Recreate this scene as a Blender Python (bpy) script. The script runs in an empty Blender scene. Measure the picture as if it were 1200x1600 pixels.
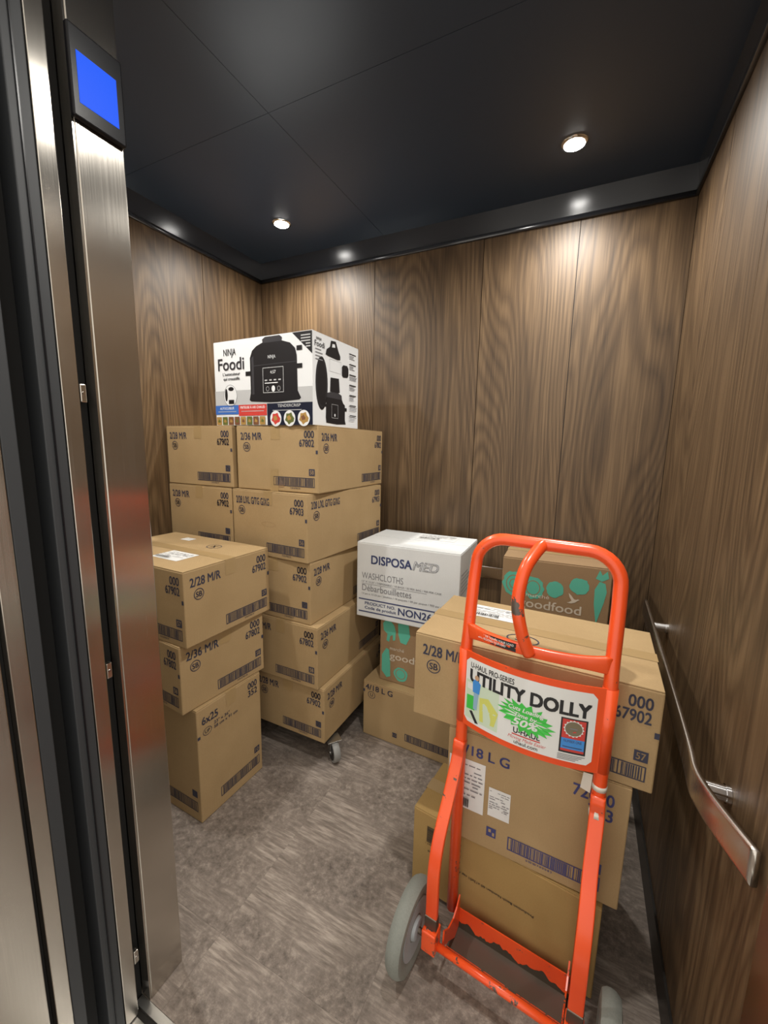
import bpy, bmesh, math, random
from mathutils import Vector, Matrix
random.seed(7)
scene = bpy.context.scene
COL = scene.collection

# ------------------------------------------------------------------ camera
YAW, PITCH, ROLL, FPX = -0.454398641, -0.158110128, 0.0193144086, 636.126
CAM_POS = Vector((0.0, 0.0, 1.45))
def camera():
    cy, sy, cp, sp = math.cos(YAW), math.sin(YAW), math.cos(PITCH), math.sin(PITCH)
    F = Vector((sy * cp, cy * cp, sp)); r = Vector((cy, -sy, 0)); u = r.cross(F)
    c, s = math.cos(ROLL), math.sin(ROLL)
    r2 = c * r + s * u; u2 = -s * r + c * u
    d = bpy.data.cameras.new('camera'); o = bpy.data.objects.new('camera', d); COL.objects.link(o)
    d.sensor_fit = 'HORIZONTAL'; d.sensor_width = 36.0; d.lens = 36.0 * FPX / 1200.0
    d.clip_start = 0.02
    m = Matrix.Identity(4)
    for i in range(3):
        m[i][0] = r2[i]; m[i][1] = u2[i]; m[i][2] = -F[i]; m[i][3] = CAM_POS[i]
    o.matrix_world = m
    scene.camera = o
camera()

# ------------------------------------------------------------------ light / exposure
scene.view_settings.view_transform = 'Standard'
scene.view_settings.look = 'None'
scene.view_settings.gamma = 1.0
scene.view_settings.use_curve_mapping = False
scene.view_settings.exposure = 0.0
LAMP_W = 52.0
W = bpy.data.worlds.new('world'); scene.world = W; W.use_nodes = True
W.node_tree.nodes['Background'].inputs[0].default_value = (1.0, 0.93, 0.83, 1)
W.node_tree.nodes['Background'].inputs[1].default_value = 1.35

# ------------------------------------------------------------------ materials
def nm(name):
    m = bpy.data.materials.new(name); m.use_nodes = True
    nt = m.node_tree; return m, nt, nt.nodes['Principled BSDF']
def N(nt, t, **kw):
    n = nt.nodes.new(t)
    for k, v in kw.items():
        if k.startswith('i_'):
            key = k[2:]; key = int(key) if key.isdigit() else key.replace('_', ' ')
            n.inputs[key].default_value = v
        else: setattr(n, k, v)
    return n
def L(nt, a, b): nt.links.new(a, b)
def plain(name, col, rough=0.6, metal=0.0, spec=0.5):
    m, nt, b = nm(name)
    b.inputs['Base Color'].default_value = (*col, 1); b.inputs['Roughness'].default_value = rough
    b.inputs['Metallic'].default_value = metal; b.inputs['Specular IOR Level'].default_value = spec
    return m
def ramp(nt, stops):
    r = N(nt, 'ShaderNodeValToRGB'); e = r.color_ramp.elements
    while len(e) < len(stops): e.new(0.5)
    for el, (p, c) in zip(e, stops): el.position = p; el.color = (*c, 1) if len(c) == 3 else c
    return r
def mathn(nt, op, a, b=None):
    n = N(nt, 'ShaderNodeMath', operation=op)
    for i, v in enumerate((a, b)):
        if v is None: continue
        if isinstance(v, (int, float)): n.inputs[i].default_value = v
        else: L(nt, v, n.inputs[i])
    return n.outputs[0]
def position(nt): return N(nt, 'ShaderNodeNewGeometry').outputs['Position']

def mat_cardboard(name, base, dark):
    m, nt, b = nm(name)
    tc = N(nt, 'ShaderNodeTexCoord').outputs['Object']
    oi = N(nt, 'ShaderNodeObjectInfo')
    off = N(nt, 'ShaderNodeVectorMath', operation='ADD'); L(nt, tc, off.inputs[0])
    sc = N(nt, 'ShaderNodeVectorMath', operation='SCALE', i_Scale=9.0)
    L(nt, oi.outputs['Location'], sc.inputs[0]); L(nt, sc.outputs[0], off.inputs[1])
    n1 = N(nt, 'ShaderNodeTexNoise', i_Scale=5.0, i_Detail=4.0); L(nt, off.outputs[0], n1.inputs['Vector'])
    n2 = N(nt, 'ShaderNodeTexNoise', i_Scale=260.0, i_Detail=3.0); L(nt, off.outputs[0], n2.inputs['Vector'])
    s = mathn(nt, 'ADD', mathn(nt, 'MULTIPLY', n1.outputs[0], 0.65), mathn(nt, 'MULTIPLY', n2.outputs[0], 0.35))
    r = ramp(nt, [(0.32, dark), (0.68, base)]); L(nt, s, r.inputs[0]); L(nt, r.outputs[0], b.inputs['Base Color'])
    b.inputs['Roughness'].default_value = 0.75; b.inputs['Specular IOR Level'].default_value = 0.25
    wv = N(nt, 'ShaderNodeTexWave', i_Scale=55.0, i_Distortion=1.0); wv.bands_direction = 'DIAGONAL'
    mp = N(nt, 'ShaderNodeMapping'); mp.inputs['Scale'].default_value = (1, 1, 0.0); L(nt, off.outputs[0], mp.inputs[0]); L(nt, mp.outputs[0], wv.inputs['Vector'])
    hh = mathn(nt, 'ADD', mathn(nt, 'MULTIPLY', n1.outputs[0], 1.0), mathn(nt, 'MULTIPLY', wv.outputs['Fac'], 0.03))
    bp = N(nt, 'ShaderNodeBump', i_Strength=0.25, i_Distance=0.01); L(nt, hh, bp.inputs['Height']); L(nt, bp.outputs[0], b.inputs['Normal'])
    return m

def mat_wood():
    m, nt, b = nm('walnut_laminate')
    pos = position(nt); sep = N(nt, 'ShaderNodeSeparateXYZ'); L(nt, pos, sep.inputs[0])
    rnd = N(nt, 'ShaderNodeObjectInfo').outputs['Random']
    ac = mathn(nt, 'ADD', sep.outputs[0], sep.outputs[1])
    def vec(sx, sz, k):
        c = N(nt, 'ShaderNodeCombineXYZ')
        L(nt, mathn(nt, 'MULTIPLY', ac, sx), c.inputs[0]); L(nt, mathn(nt, 'MULTIPLY', sep.outputs[2], sz), c.inputs[1])
        L(nt, mathn(nt, 'MULTIPLY', rnd, k), c.inputs[2]); return c.outputs[0]
    n1 = N(nt, 'ShaderNodeTexNoise', i_Scale=1.0, i_Detail=0.8, i_Roughness=0.4); L(nt, vec(3.6, 0.55, 30.0), n1.inputs['Vector'])
    nw = N(nt, 'ShaderNodeTexNoise', i_Scale=1.0, i_Detail=2.0); L(nt, vec(22.0, 1.4, 11.0), nw.inputs['Vector'])
    ph = mathn(nt, 'ADD', mathn(nt, 'MULTIPLY', n1.outputs[0], 175.0), mathn(nt, 'MULTIPLY', nw.outputs[0], 5.0))
    si = mathn(nt, 'ADD', mathn(nt, 'MULTIPLY', mathn(nt, 'SINE', ph), 0.5), 0.5)
    si = mathn(nt, 'POWER', si, 0.6)
    nf = N(nt, 'ShaderNodeTexNoise', i_Scale=1.0, i_Detail=4.0); L(nt, vec(170.0, 4.0, 7.0), nf.inputs['Vector'])
    nb = N(nt, 'ShaderNodeTexNoise', i_Scale=1.0, i_Detail=2.0); L(nt, vec(9.0, 0.4, 5.0), nb.inputs['Vector'])
    v = mathn(nt, 'ADD', mathn(nt, 'MULTIPLY', si, 0.17), mathn(nt, 'MULTIPLY', nf.outputs[0], 0.52))
    v = mathn(nt, 'ADD', v, mathn(nt, 'MULTIPLY', nb.outputs[0], 0.34))
    nm_ = N(nt, 'ShaderNodeTexNoise', i_Scale=1.0, i_Detail=3.0); L(nt, vec(48.0, 0.7, 3.0), nm_.inputs['Vector'])
    v = mathn(nt, 'ADD', v, mathn(nt, 'MULTIPLY', nm_.outputs[0], 0.26))
    r = ramp(nt, [(0.40, (0.046, 0.026, 0.012)), (0.64, (0.096, 0.057, 0.027)), (0.86, (0.175, 0.110, 0.055))])
    L(nt, v, r.inputs[0]); L(nt, r.outputs[0], b.inputs['Base Color'])
    b.inputs['Roughness'].default_value = 0.48; b.inputs['Specular IOR Level'].default_value = 0.5
    bp = N(nt, 'ShaderNodeBump', i_Strength=0.12, i_Distance=0.002); L(nt, v, bp.inputs['Height']); L(nt, bp.outputs[0], b.inputs['Normal'])
    return m

def mat_steel(name, col=(0.54, 0.505, 0.455), rough=0.23, aniso=0.88, axis='Z', rot=0.0):
    m, nt, b = nm(name)
    pos = position(nt); mp = N(nt, 'ShaderNodeMapping'); mp.inputs['Scale'].default_value = (900, 900, 3)
    L(nt, pos, mp.inputs[0])
    n = N(nt, 'ShaderNodeTexNoise', i_Scale=1.0, i_Detail=2.0); L(nt, mp.outputs[0], n.inputs['Vector'])
    n2 = N(nt, 'ShaderNodeTexNoise', i_Scale=6.0, i_Detail=3.0); L(nt, pos, n2.inputs['Vector'])
    rr = mathn(nt, 'ADD', mathn(nt, 'MULTIPLY', n.outputs[0], 0.10), mathn(nt, 'MULTIPLY', n2.outputs[0], 0.10))
    L(nt, mathn(nt, 'ADD', rr, rough - 0.1), b.inputs['Roughness'])
    b.inputs['Base Color'].default_value = (*col, 1); b.inputs['Metallic'].default_value = 1.0
    b.inputs['Anisotropic'].default_value = aniso; b.inputs['Anisotropic Rotation'].default_value = rot
    t = N(nt, 'ShaderNodeTangent', direction_type='RADIAL', axis=axis); L(nt, t.outputs[0], b.inputs['Tangent'])
    return m

def mat_floor():
    m, nt, b = nm('worn_vinyl_tile')
    pos = position(nt); rnd = N(nt, 'ShaderNodeObjectInfo').outputs['Random']
    sep = N(nt, 'ShaderNodeSeparateXYZ'); L(nt, pos, sep.inputs[0])
    def vec(sx, sy):
        c = N(nt, 'ShaderNodeCombineXYZ'); L(nt, mathn(nt, 'MULTIPLY', sep.outputs[0], sx), c.inputs[0])
        L(nt, mathn(nt, 'MULTIPLY', sep.outputs[1], sy), c.inputs[1]); L(nt, mathn(nt, 'MULTIPLY', rnd, 40.0), c.inputs[2]); return c.outputs[0]
    st = N(nt, 'ShaderNodeTexNoise', i_Scale=1.0, i_Detail=7.0, i_Roughness=0.72); L(nt, vec(10.0, 85.0), st.inputs['Vector'])
    mo = N(nt, 'ShaderNodeTexNoise', i_Scale=1.0, i_Detail=9.0, i_Roughness=0.78); L(nt, vec(42.0, 48.0), mo.inputs['Vector'])
    big = N(nt, 'ShaderNodeTexNoise', i_Scale=1.0, i_Detail=3.0); L(nt, vec(4.0, 5.0), big.inputs['Vector'])
    bl = ramp(nt, [(0.44, (0, 0, 0)), (0.58, (1, 1, 1))]); L(nt, big.outputs[0], bl.inputs[0])
    mx = N(nt, 'ShaderNodeMix'); L(nt, bl.outputs[0], mx.inputs[0]); L(nt, mo.outputs[0], mx.inputs[2]); L(nt, st.outputs[0], mx.inputs[3])
    v = mathn(nt, 'ADD', mathn(nt, 'MULTIPLY', mx.outputs[0], 0.75), mathn(nt, 'MULTIPLY', big.outputs[0], 0.25))
    r = ramp(nt, [(0.34, (0.095, 0.076, 0.064)), (0.50, (0.225, 0.186, 0.158)), (0.66, (0.45, 0.385, 0.33))])
    L(nt, v, r.inputs[0]); L(nt, r.outputs[0], b.inputs['Base Color'])
    b.inputs['Roughness'].default_value = 0.5; b.inputs['Specular IOR Level'].default_value = 0.4
    bp = N(nt, 'ShaderNodeBump', i_Strength=0.25, i_Distance=0.003); L(nt, v, bp.inputs['Height']); L(nt, bp.outputs[0], b.inputs['Normal'])
    return m

def mat_orange():
    m, nt, b = nm('scuffed_orange_paint')
    tc = N(nt, 'ShaderNodeTexCoord').outputs['Object']
    n = N(nt, 'ShaderNodeTexNoise', i_Scale=45.0, i_Detail=5.0, i_Roughness=0.7); L(nt, tc, n.inputs['Vector'])
    n2 = N(nt, 'ShaderNodeTexNoise', i_Scale=6.0, i_Detail=2.0); L(nt, tc, n2.inputs['Vector'])
    sep = N(nt, 'ShaderNodeSeparateXYZ'); L(nt, tc, sep.inputs[0])
    # chips: more of them near the bottom, where the truck scrapes
    low = N(nt, 'ShaderNodeMapRange'); low.inputs[1].default_value = 0.0; low.inputs[2].default_value = 0.6; low.inputs[3].default_value = 0.07; low.inputs[4].default_value = 0.0
    L(nt, sep.outputs[2], low.inputs[0])
    v = mathn(nt, 'ADD', mathn(nt, 'ADD', mathn(nt, 'MULTIPLY', n.outputs[0], 0.7), mathn(nt, 'MULTIPLY', n2.outputs[0], 0.3)), low.outputs[0])
    # the scraped patch on the middle grip
    ds = N(nt, 'ShaderNodeVectorMath', operation='DISTANCE'); L(nt, tc, ds.inputs[0]); ds.inputs[1].default_value = (-0.040, -0.072, 1.080)
    near = N(nt, 'ShaderNodeMapRange'); near.inputs[1].default_value = 0.012; near.inputs[2].default_value = 0.042; near.inputs[3].default_value = 0.22; near.inputs[4].default_value = 0.0
    L(nt, ds.outputs['Value'], near.inputs[0])
    v = mathn(nt, 'ADD', v, near.outputs[0])
    r = ramp(nt, [(0.640, (0, 0, 0)), (0.658, (1, 1, 1))]); L(nt, v, r.inputs[0])
    orange = ramp(nt, [(0.35, (0.84, 0.075, 0.012)), (0.7, (0.92, 0.110, 0.022))]); L(nt, n2.outputs[0], orange.inputs[0])
    mx = N(nt, 'ShaderNodeMix', data_type='RGBA'); L(nt, r.outputs[0], mx.inputs[0]); L(nt, orange.outputs[0], mx.inputs[6]); mx.inputs[7].default_value = (0.10, 0.075, 0.06, 1)
    L(nt, mx.outputs[2], b.inputs['Base Color'])
    b.inputs['Roughness'].default_value = 0.3
    b.inputs['Coat Weight'].default_value = 0.3; b.inputs['Coat Roughness'].default_value = 0.15
    bp = N(nt, 'ShaderNodeBump', i_Strength=0.3, i_Distance=0.0015, invert=True); L(nt, r.outputs[0], bp.inputs['Height']); L(nt, bp.outputs[0], b.inputs['Normal'])
    return m

def mat_emit(name, col, s):
    m, nt, b = nm(name)
    b.inputs['Base Color'].default_value = (0.01, 0.01, 0.012, 1); b.inputs['Specular IOR Level'].default_value = 0.15; b.inputs['Emission Color'].default_value = (*col, 1); b.inputs['Emission Strength'].default_value = s
    return m

M = {
 'card': mat_cardboard('kraft_cardboard', (0.445, 0.312, 0.162), (0.378, 0.260, 0.130)),
 'card_dark': mat_cardboard('golden_kraft_cardboard', (0.43, 0.285, 0.110), (0.365, 0.236, 0.088)),
 'card_brown': mat_cardboard('brown_kraft_cardboard', (0.34, 0.222, 0.122), (0.29, 0.187, 0.100)),
 'card_white': mat_cardboard('white_coated_cardboard', (0.74, 0.76, 0.76), (0.66, 0.68, 0.69)),
 'wood': mat_wood(), 'floor': mat_floor(), 'orange': mat_orange(),
 'steel': mat_steel('brushed_steel'),
 'rail': mat_steel('satin_steel_rail', (0.62, 0.59, 0.55), 0.25, 0.4, 'Z', 0.0),
 'chrome': plain('chrome', (0.75, 0.75, 0.76), 0.08, 1.0),
 'frieze': plain('black_glossy_laminate', (0.030, 0.032, 0.038), 0.20, 0.0, 0.9),
 'ceiling': plain('dark_ceiling_panel', (0.030, 0.044, 0.068), 0.36),
 'joint': plain('dark_joint', (0.012, 0.010, 0.009), 0.6),
 'rubber': plain('black_rubber_seal', (0.028, 0.031, 0.035), 0.55),
 'void': plain('black_shaft', (0.006, 0.006, 0.006), 0.8),
 'bezel': plain('black_bezel', (0.008, 0.008, 0.010), 0.3, 0.0, 0.25),
 'base': plain('black_baseboard', (0.02, 0.018, 0.016), 0.4),
 'ink': plain('navy_print', (0.040, 0.042, 0.072), 0.7),
 'ink_blue': plain('blue_print', (0.055, 0.060, 0.19), 0.7),
 'ink_black': plain('black_print', (0.020, 0.020, 0.022), 0.6),
 'ink_grey': plain('grey_print', (0.22, 0.22, 0.24), 0.7),
 'ink_light': plain('light_grey_print', (0.50, 0.51, 0.53), 0.7),
 'ink_navy': plain('dark_blue_print', (0.045, 0.060, 0.16), 0.6),
 'ink_teal': plain('teal_print', (0.105, 0.47, 0.345), 0.7),
 'ink_cream': plain('pale_print', (0.66, 0.58, 0.47), 0.7),
 'paper': plain('white_label_paper', (0.78, 0.79, 0.78), 0.6),
 'tape': plain('brown_packing_tape', (0.40, 0.275, 0.132), 0.3),
 'gloss_white': plain('glossy_white_card', (0.80, 0.82, 0.84), 0.35),
 'p_grey': plain('printed_grey', (0.52, 0.53, 0.54), 0.35),
 'p_black': plain('printed_black', (0.014, 0.014, 0.017), 0.35),
 'p_dark': plain('printed_charcoal', (0.045, 0.045, 0.052), 0.35),
 'p_navy': plain('printed_navy', (0.012, 0.016, 0.035), 0.35),
 'p_blue': plain('printed_blue', (0.05, 0.16, 0.52), 0.4),
 'p_red': plain('printed_red', (0.62, 0.06, 0.05), 0.4),
 'p_food1': plain('printed_food_green', (0.13, 0.15, 0.035), 0.5),
 'p_food2': plain('printed_food_brown', (0.20, 0.085, 0.04), 0.5),
 'p_food3': plain('printed_food_gold', (0.42, 0.25, 0.07), 0.5),
 'p_green': plain('printed_bright_green', (0.06, 0.56, 0.075), 0.4),
 'p_pale': plain('printed_pale_green', (0.62, 0.74, 0.58), 0.4),
 'p_yellow': plain('printed_yellow_green', (0.66, 0.68, 0.16), 0.4),
 'p_sky': plain('printed_sky_blue', (0.06, 0.28, 0.72), 0.4),
 'p_jean': plain('printed_pale_blue', (0.30, 0.47, 0.62), 0.4),
 'p_olive': plain('printed_olive', (0.20, 0.17, 0.11), 0.4),
 'p_skin': plain('printed_skin', (0.55, 0.35, 0.22), 0.4),
 'tire': mat_cardboard('grey_rubber_tire', (0.27, 0.285, 0.255), (0.20, 0.21, 0.19)),
 'hub': plain('grey_painted_hub', (0.36, 0.39, 0.41), 0.4),
 'caster': plain('grey_caster_tread', (0.25, 0.25, 0.24), 0.5),
 'black': plain('black_plastic', (0.015, 0.015, 0.015), 0.5),
 'zinc': plain('zinc_plate', (0.55, 0.55, 0.53), 0.35, 1.0),
 'worn': mat_steel('bare_worn_steel', (0.16, 0.135, 0.11), 0.5, 0.0),
 'film': plain('clear_tape_residue', (0.72, 0.68, 0.60), 0.25),
 'lamp': mat_emit('lit_lamp_lens', (1.0, 0.97, 0.92), 60.0),
 'screen': mat_emit('lit_blue_screen', (0.0, 0.105, 1.0), 0.95),
}

# ------------------------------------------------------------------ mesh helpers
def link(name, me, mats, parent=None):
    o = bpy.data.objects.new(name, me); COL.objects.link(o)
    for k in (mats if isinstance(mats, (list, tuple)) else [mats]): me.materials.append(M[k])
    if parent: o.parent = parent
    return o
def tag(o, label=None, cat=None, group=None, kind=None):
    if label: o['label'] = label
    if cat: o['category'] = cat
    if group: o['group'] = group
    if kind: o['kind'] = kind
    return o
def thing(name, label, cat, loc=(0, 0, 0), rz=0.0, group=None):
    o = bpy.data.objects.new(name, None); COL.objects.link(o); o.empty_display_size = 0.05
    o.location = loc; o.rotation_euler = (0, 0, rz)
    return tag(o, label, cat, group)
def box_me(x0, x1, y0, y1, z0, z1, bev=0.0, seg=2):
    bm = bmesh.new(); bmesh.ops.create_cube(bm, size=1.0)
    for v in bm.verts:
        v.co = Vector((x0 + (v.co.x + .5) * (x1 - x0), y0 + (v.co.y + .5) * (y1 - y0), z0 + (v.co.z + .5) * (z1 - z0)))
    if bev > 0: bmesh.ops.bevel(bm, geom=bm.edges[:], offset=bev, segments=seg, affect='EDGES', profile=0.5)
    me = bpy.data.meshes.new('box'); bm.to_mesh(me); bm.free(); return me
def bx(name, x0, x1, y0, y1, z0, z1, mat, parent=None, bev=0.0):
    return link(name, box_me(x0, x1, y0, y1, z0, z1, bev), mat, parent)
def struct(name, *a, **k):
    return tag(bx(name, *a, **k), kind='structure')
def raw(name, verts, faces, mat, parent=None, smooth=False):
    me = bpy.data.meshes.new(name); me.from_pydata([tuple(v) for v in verts], [], faces)
    bm = bmesh.new(); bm.from_mesh(me); bmesh.ops.recalc_face_normals(bm, faces=bm.faces[:]); bm.to_mesh(me); bm.free()
    if smooth:
        for p in me.polygons: p.use_smooth = True
    return link(name, me, mat, parent)
def prism(name, pts, axis, a, b, mat, parent=None):
    """polygon extruded along an axis; pts are the two remaining coordinates in xyz order"""
    def mk(p, t):
        return {'x': (t, p[0], p[1]), 'y': (p[0], t, p[1]), 'z': (p[0], p[1], t)}[axis]
    n = len(pts); vs = [mk(p, a) for p in pts] + [mk(p, b) for p in pts]
    fs = [list(range(n)), list(range(2 * n - 1, n - 1, -1))] + [[i, (i + 1) % n, n + (i + 1) % n, n + i] for i in range(n)]
    return raw(name, vs, fs, mat, parent)
def catmull(pts, k=6):
    P = [Vector(p) for p in pts]; out = []
    for i in range(len(P) - 1):
        p0 = P[max(i - 1, 0)]; p1 = P[i]; p2 = P[i + 1]; p3 = P[min(i + 2, len(P) - 1)]
        for j in range(k):
            t = j / k
            out.append(0.5 * ((2 * p1) + (p2 - p0) * t + (2 * p0 - 5 * p1 + 4 * p2 - p3) * t * t + (3 * p1 - p0 - 3 * p2 + p3) * t ** 3))
    out.append(P[-1]); return out
def sweep(name, path, r, mat, parent=None, n=14, ref=None):
    """tube; r = radius, (ra, rb), or a list per point; ref fixes the section's first axis"""
    P = [Vector(p) for p in path]; vs = []; fs = []
    prev = None
    for i, p in enumerate(P):
        t = (P[min(i + 1, len(P) - 1)] - P[max(i - 1, 0)]).normalized()
        if ref is not None: a = Vector(ref)
        else: a = prev if prev is not None else (Vector((0, 0, 1)) if abs(t.z) < .9 else Vector((1, 0, 0)))
        a = (a - t * a.dot(t)).normalized(); b = t.cross(a); prev = a
        rr = r[i] if isinstance(r, list) else r
        ra, rb = rr if isinstance(rr, tuple) else (rr, rr)
        for k in range(n):
            th = 2 * math.pi * k / n
            c, s = math.cos(th), math.sin(th)
            if ra != rb:   # squarish section for flattened tube
                e = 0.3; c = math.copysign(abs(c) ** e, c); s = math.copysign(abs(s) ** e, s)
            vs.append(p + a * ra * c + b * rb * s)
    for i in range(len(P) - 1):
        for k in range(n):
            fs.append([i * n + k, i * n + (k + 1) % n, (i + 1) * n + (k + 1) % n, (i + 1) * n + k])
    fs.append(list(range(n - 1, -1, -1))); fs.append([(len(P) - 1) * n + k for k in range(n)])
    return raw(name, vs, fs, mat, parent, smooth=True)
def lathe(name, prof, axis, c, mat, parent=None, n=40):
    """prof = [(radius, offset along axis)]"""
    vs = []; fs = []; c = Vector(c)
    for i in range(n):
        th = 2 * math.pi * i / n; co, si = math.cos(th), math.sin(th)
        for r, o in prof:
            d = {'x': (o, r * co, r * si), 'y': (r * co, o, r * si), 'z': (r * co, r * si, o)}[axis]
            vs.append(c + Vector(d))
    m = len(prof)
    for i in range(n):
        j = (i + 1) % n
        for k in range(m - 1): fs.append([i * m + k, j * m + k, j * m + k + 1, i * m + k + 1])
    fs.append([i * m for i in range(n)]); fs.append([i * m + m - 1 for i in range(n - 1, -1, -1)])
    o = raw(name, vs, fs, mat, parent)
    for p in o.data.polygons: p.use_smooth = len(p.vertices) == 4
    o.data.set_sharp_from_angle(angle=math.radians(40))
    return o

# ------------------------------------------------------------------ flat print on a face
_tc = {}
def text_mesh(s, bold=0.0, shear=0.0):
    key = (s, bold, shear)
    if key not in _tc:
        cu = bpy.data.curves.new('text', 'FONT'); cu.body = s; cu.offset = bold; cu.shear = shear; cu.resolution_u = 3; cu.fill_mode = 'FRONT'
        ob = bpy.data.objects.new('text', cu); COL.objects.link(ob)
        dg = bpy.context.evaluated_depsgraph_get(); me = bpy.data.meshes.new_from_object(ob.evaluated_get(dg))
        vs = [v.co.to_2d() for v in me.vertices]; fs = [list(p.vertices) for p in me.polygons]
        bpy.data.objects.remove(ob); bpy.data.curves.remove(cu); bpy.data.meshes.remove(me)
        _tc[key] = (vs, fs)
    return _tc[key]
CAP = None
class Print:
    """collects flat shapes in face coordinates (u right, v up, metres) and lays them on a face"""
    def __init__(s, frame, lift=0.0013, warp=None):
        s.O, s.U, s.V = [Vector(a) for a in frame]; s.Nn = s.U.cross(s.V); s.lift = lift; s.warp = warp
        s.vs = []; s.fs = []; s.mi = []; s.mats = []; s.layer = 0
    def _m(s, mat):
        if mat not in s.mats: s.mats.append(mat)
        return s.mats.index(mat)
    def add(s, pts, faces, mat):
        k = len(s.vs); z = s.lift + s.layer * 0.00012 + len(s.vs) * 1e-9; s.layer += 1; i = s._m(mat)
        for u, v in pts:
            p = s.O + s.U * u + s.V * v + s.Nn * z
            if s.warp: p = s.warp(p)
            s.vs.append(p)
        for f in faces: s.fs.append([k + a for a in f]); s.mi.append(i)
    def poly(s, pts, mat): s.add(pts, [list(range(len(pts)))], mat)
    def rect(s, u0, v0, u1, v1, mat):
        n = 12 if s.warp else 1
        pts = [(u0 + (u1 - u0) * i / n, v) for v in (v0, v1) for i in range(n + 1)]
        s.add(pts, [[i, i + 1, n + 2 + i, n + 1 + i] for i in range(n)], mat)
    def frame(s, u0, v0, u1, v1, t, mat):
        pts = [(u0, v0), (u1, v0), (u1, v1), (u0, v1), (u0 + t, v0 + t), (u1 - t, v0 + t), (u1 - t, v1 - t), (u0 + t, v1 - t)]
        s.add(pts, [[0, 1, 5, 4], [1, 2, 6, 5], [2, 3, 7, 6], [3, 0, 4, 7]], mat)
    def disc(s, u, v, ru, rv, mat, n=28, jag=0.0):
        s.poly([(u + ru * (1 - jag * (i % 2)) * math.cos(2 * math.pi * i / n), v + rv * (1 - jag * (i % 2)) * math.sin(2 * math.pi * i / n)) for i in range(n)], mat)
    def ring(s, u, v, ru, rv, t, mat, n=28):
        pts = []
        for i in range(n):
            c, d = math.cos(2 * math.pi * i / n), math.sin(2 * math.pi * i / n); pts += [(u + ru * c, v + rv * d), (u + (ru - t) * c, v + (rv - t) * d)]
        s.add(pts, [[2 * i, (2 * i + 2) % (2 * n), (2 * i + 3) % (2 * n), 2 * i + 1] for i in range(n)], mat)
    def text(s, t, u, v, h, mat, w=None, bold=0.012, align='L', shear=0.0, rot=0.0):
        """h = height of a capital; w = forced width"""
        global CAP
        if CAP is None: CAP = max(p.y for p in text_mesh('H')[0])
        fat = bold; vs, fs = text_mesh(t, min(bold, 0.0), shear)
        if not vs: return
        x0 = min(p.x for p in vs); x1 = max(p.x for p in vs); k = h / CAP
        kx = k if w is None else w / max(x1 - x0, 1e-6)
        W_ = (x1 - x0) * kx; o = {'L': 0, 'C': -W_ / 2, 'R': -W_}[align]; c, d = math.cos(rot), math.sin(rot)
        fx = fat * min(k, kx) * .8; fy = fat * k * .6
        sh = [(0, 0)] if fat <= 0 else [(-fx, -fy), (fx, -fy), (fx, fy), (-fx, fy), (0, 0)]
        for dx, dy in sh:
            pts = []
            for p in vs:
                a = (p.x - x0) * kx + o + dx; b = p.y * k + dy; pts.append((u + a * c - b * d, v + a * d + b * c))
            s.add(pts, fs, mat); s.layer -= 1
        s.layer += 1
    def barcode(s, u0, v0, u1, v1, mat, seed=1, split=True):
        rn = random.Random(seed); t = 0.0028; s.frame(u0, v0, u1, v1, t, mat)
        a, b = u0 + t + 0.006, (u0 + (u1 - u0) * (0.74 if split else 1.0)) - 0.006
        if split: s.rect(b + .004, v0, b + .004 + t, v1, mat)
        pts = []; fs = []; lo, hi = v0 + t + .001, v1 - t - .001
        def bars(a, b):
            x = a
            while x < b:
                w = rn.choice((.0011, .0011, .0024, .0032)); k = len(pts); e = min(x + w, b)
                pts.extend([(x, lo), (e, lo), (e, hi), (x, hi)]); fs.append([k, k + 1, k + 2, k + 3]); x = e + rn.choice((.0011, .0016, .0026))
        bars(a, b)
        if split: bars(b + .012, u1 - t - .005)
        s.add(pts, fs, mat)
    def build(s, name, parent, label=None):
        me = bpy.data.meshes.new(name); me.from_pydata([tuple(v) for v in s.vs], [], s.fs)
        for p, i in zip(me.polygons, s.mi): p.material_index = i
        o = link(name, me, s.mats, parent)
        if label: o['label'] = label
        return o
def face(kind, w, d, h):
    """frame (origin, u, v) of a carton face in the carton's own coordinates, seen from outside"""
    return {'F': ((-w / 2, -d / 2, 0), (1, 0, 0), (0, 0, 1)), 'R': ((w / 2, -d / 2, 0), (0, 1, 0), (0, 0, 1)),
            'L': ((-w / 2, d / 2, 0), (0, -1, 0), (0, 0, 1)), 'T': ((-w / 2, -d / 2, h), (1, 0, 0), (0, 1, 0))}[kind]

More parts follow.
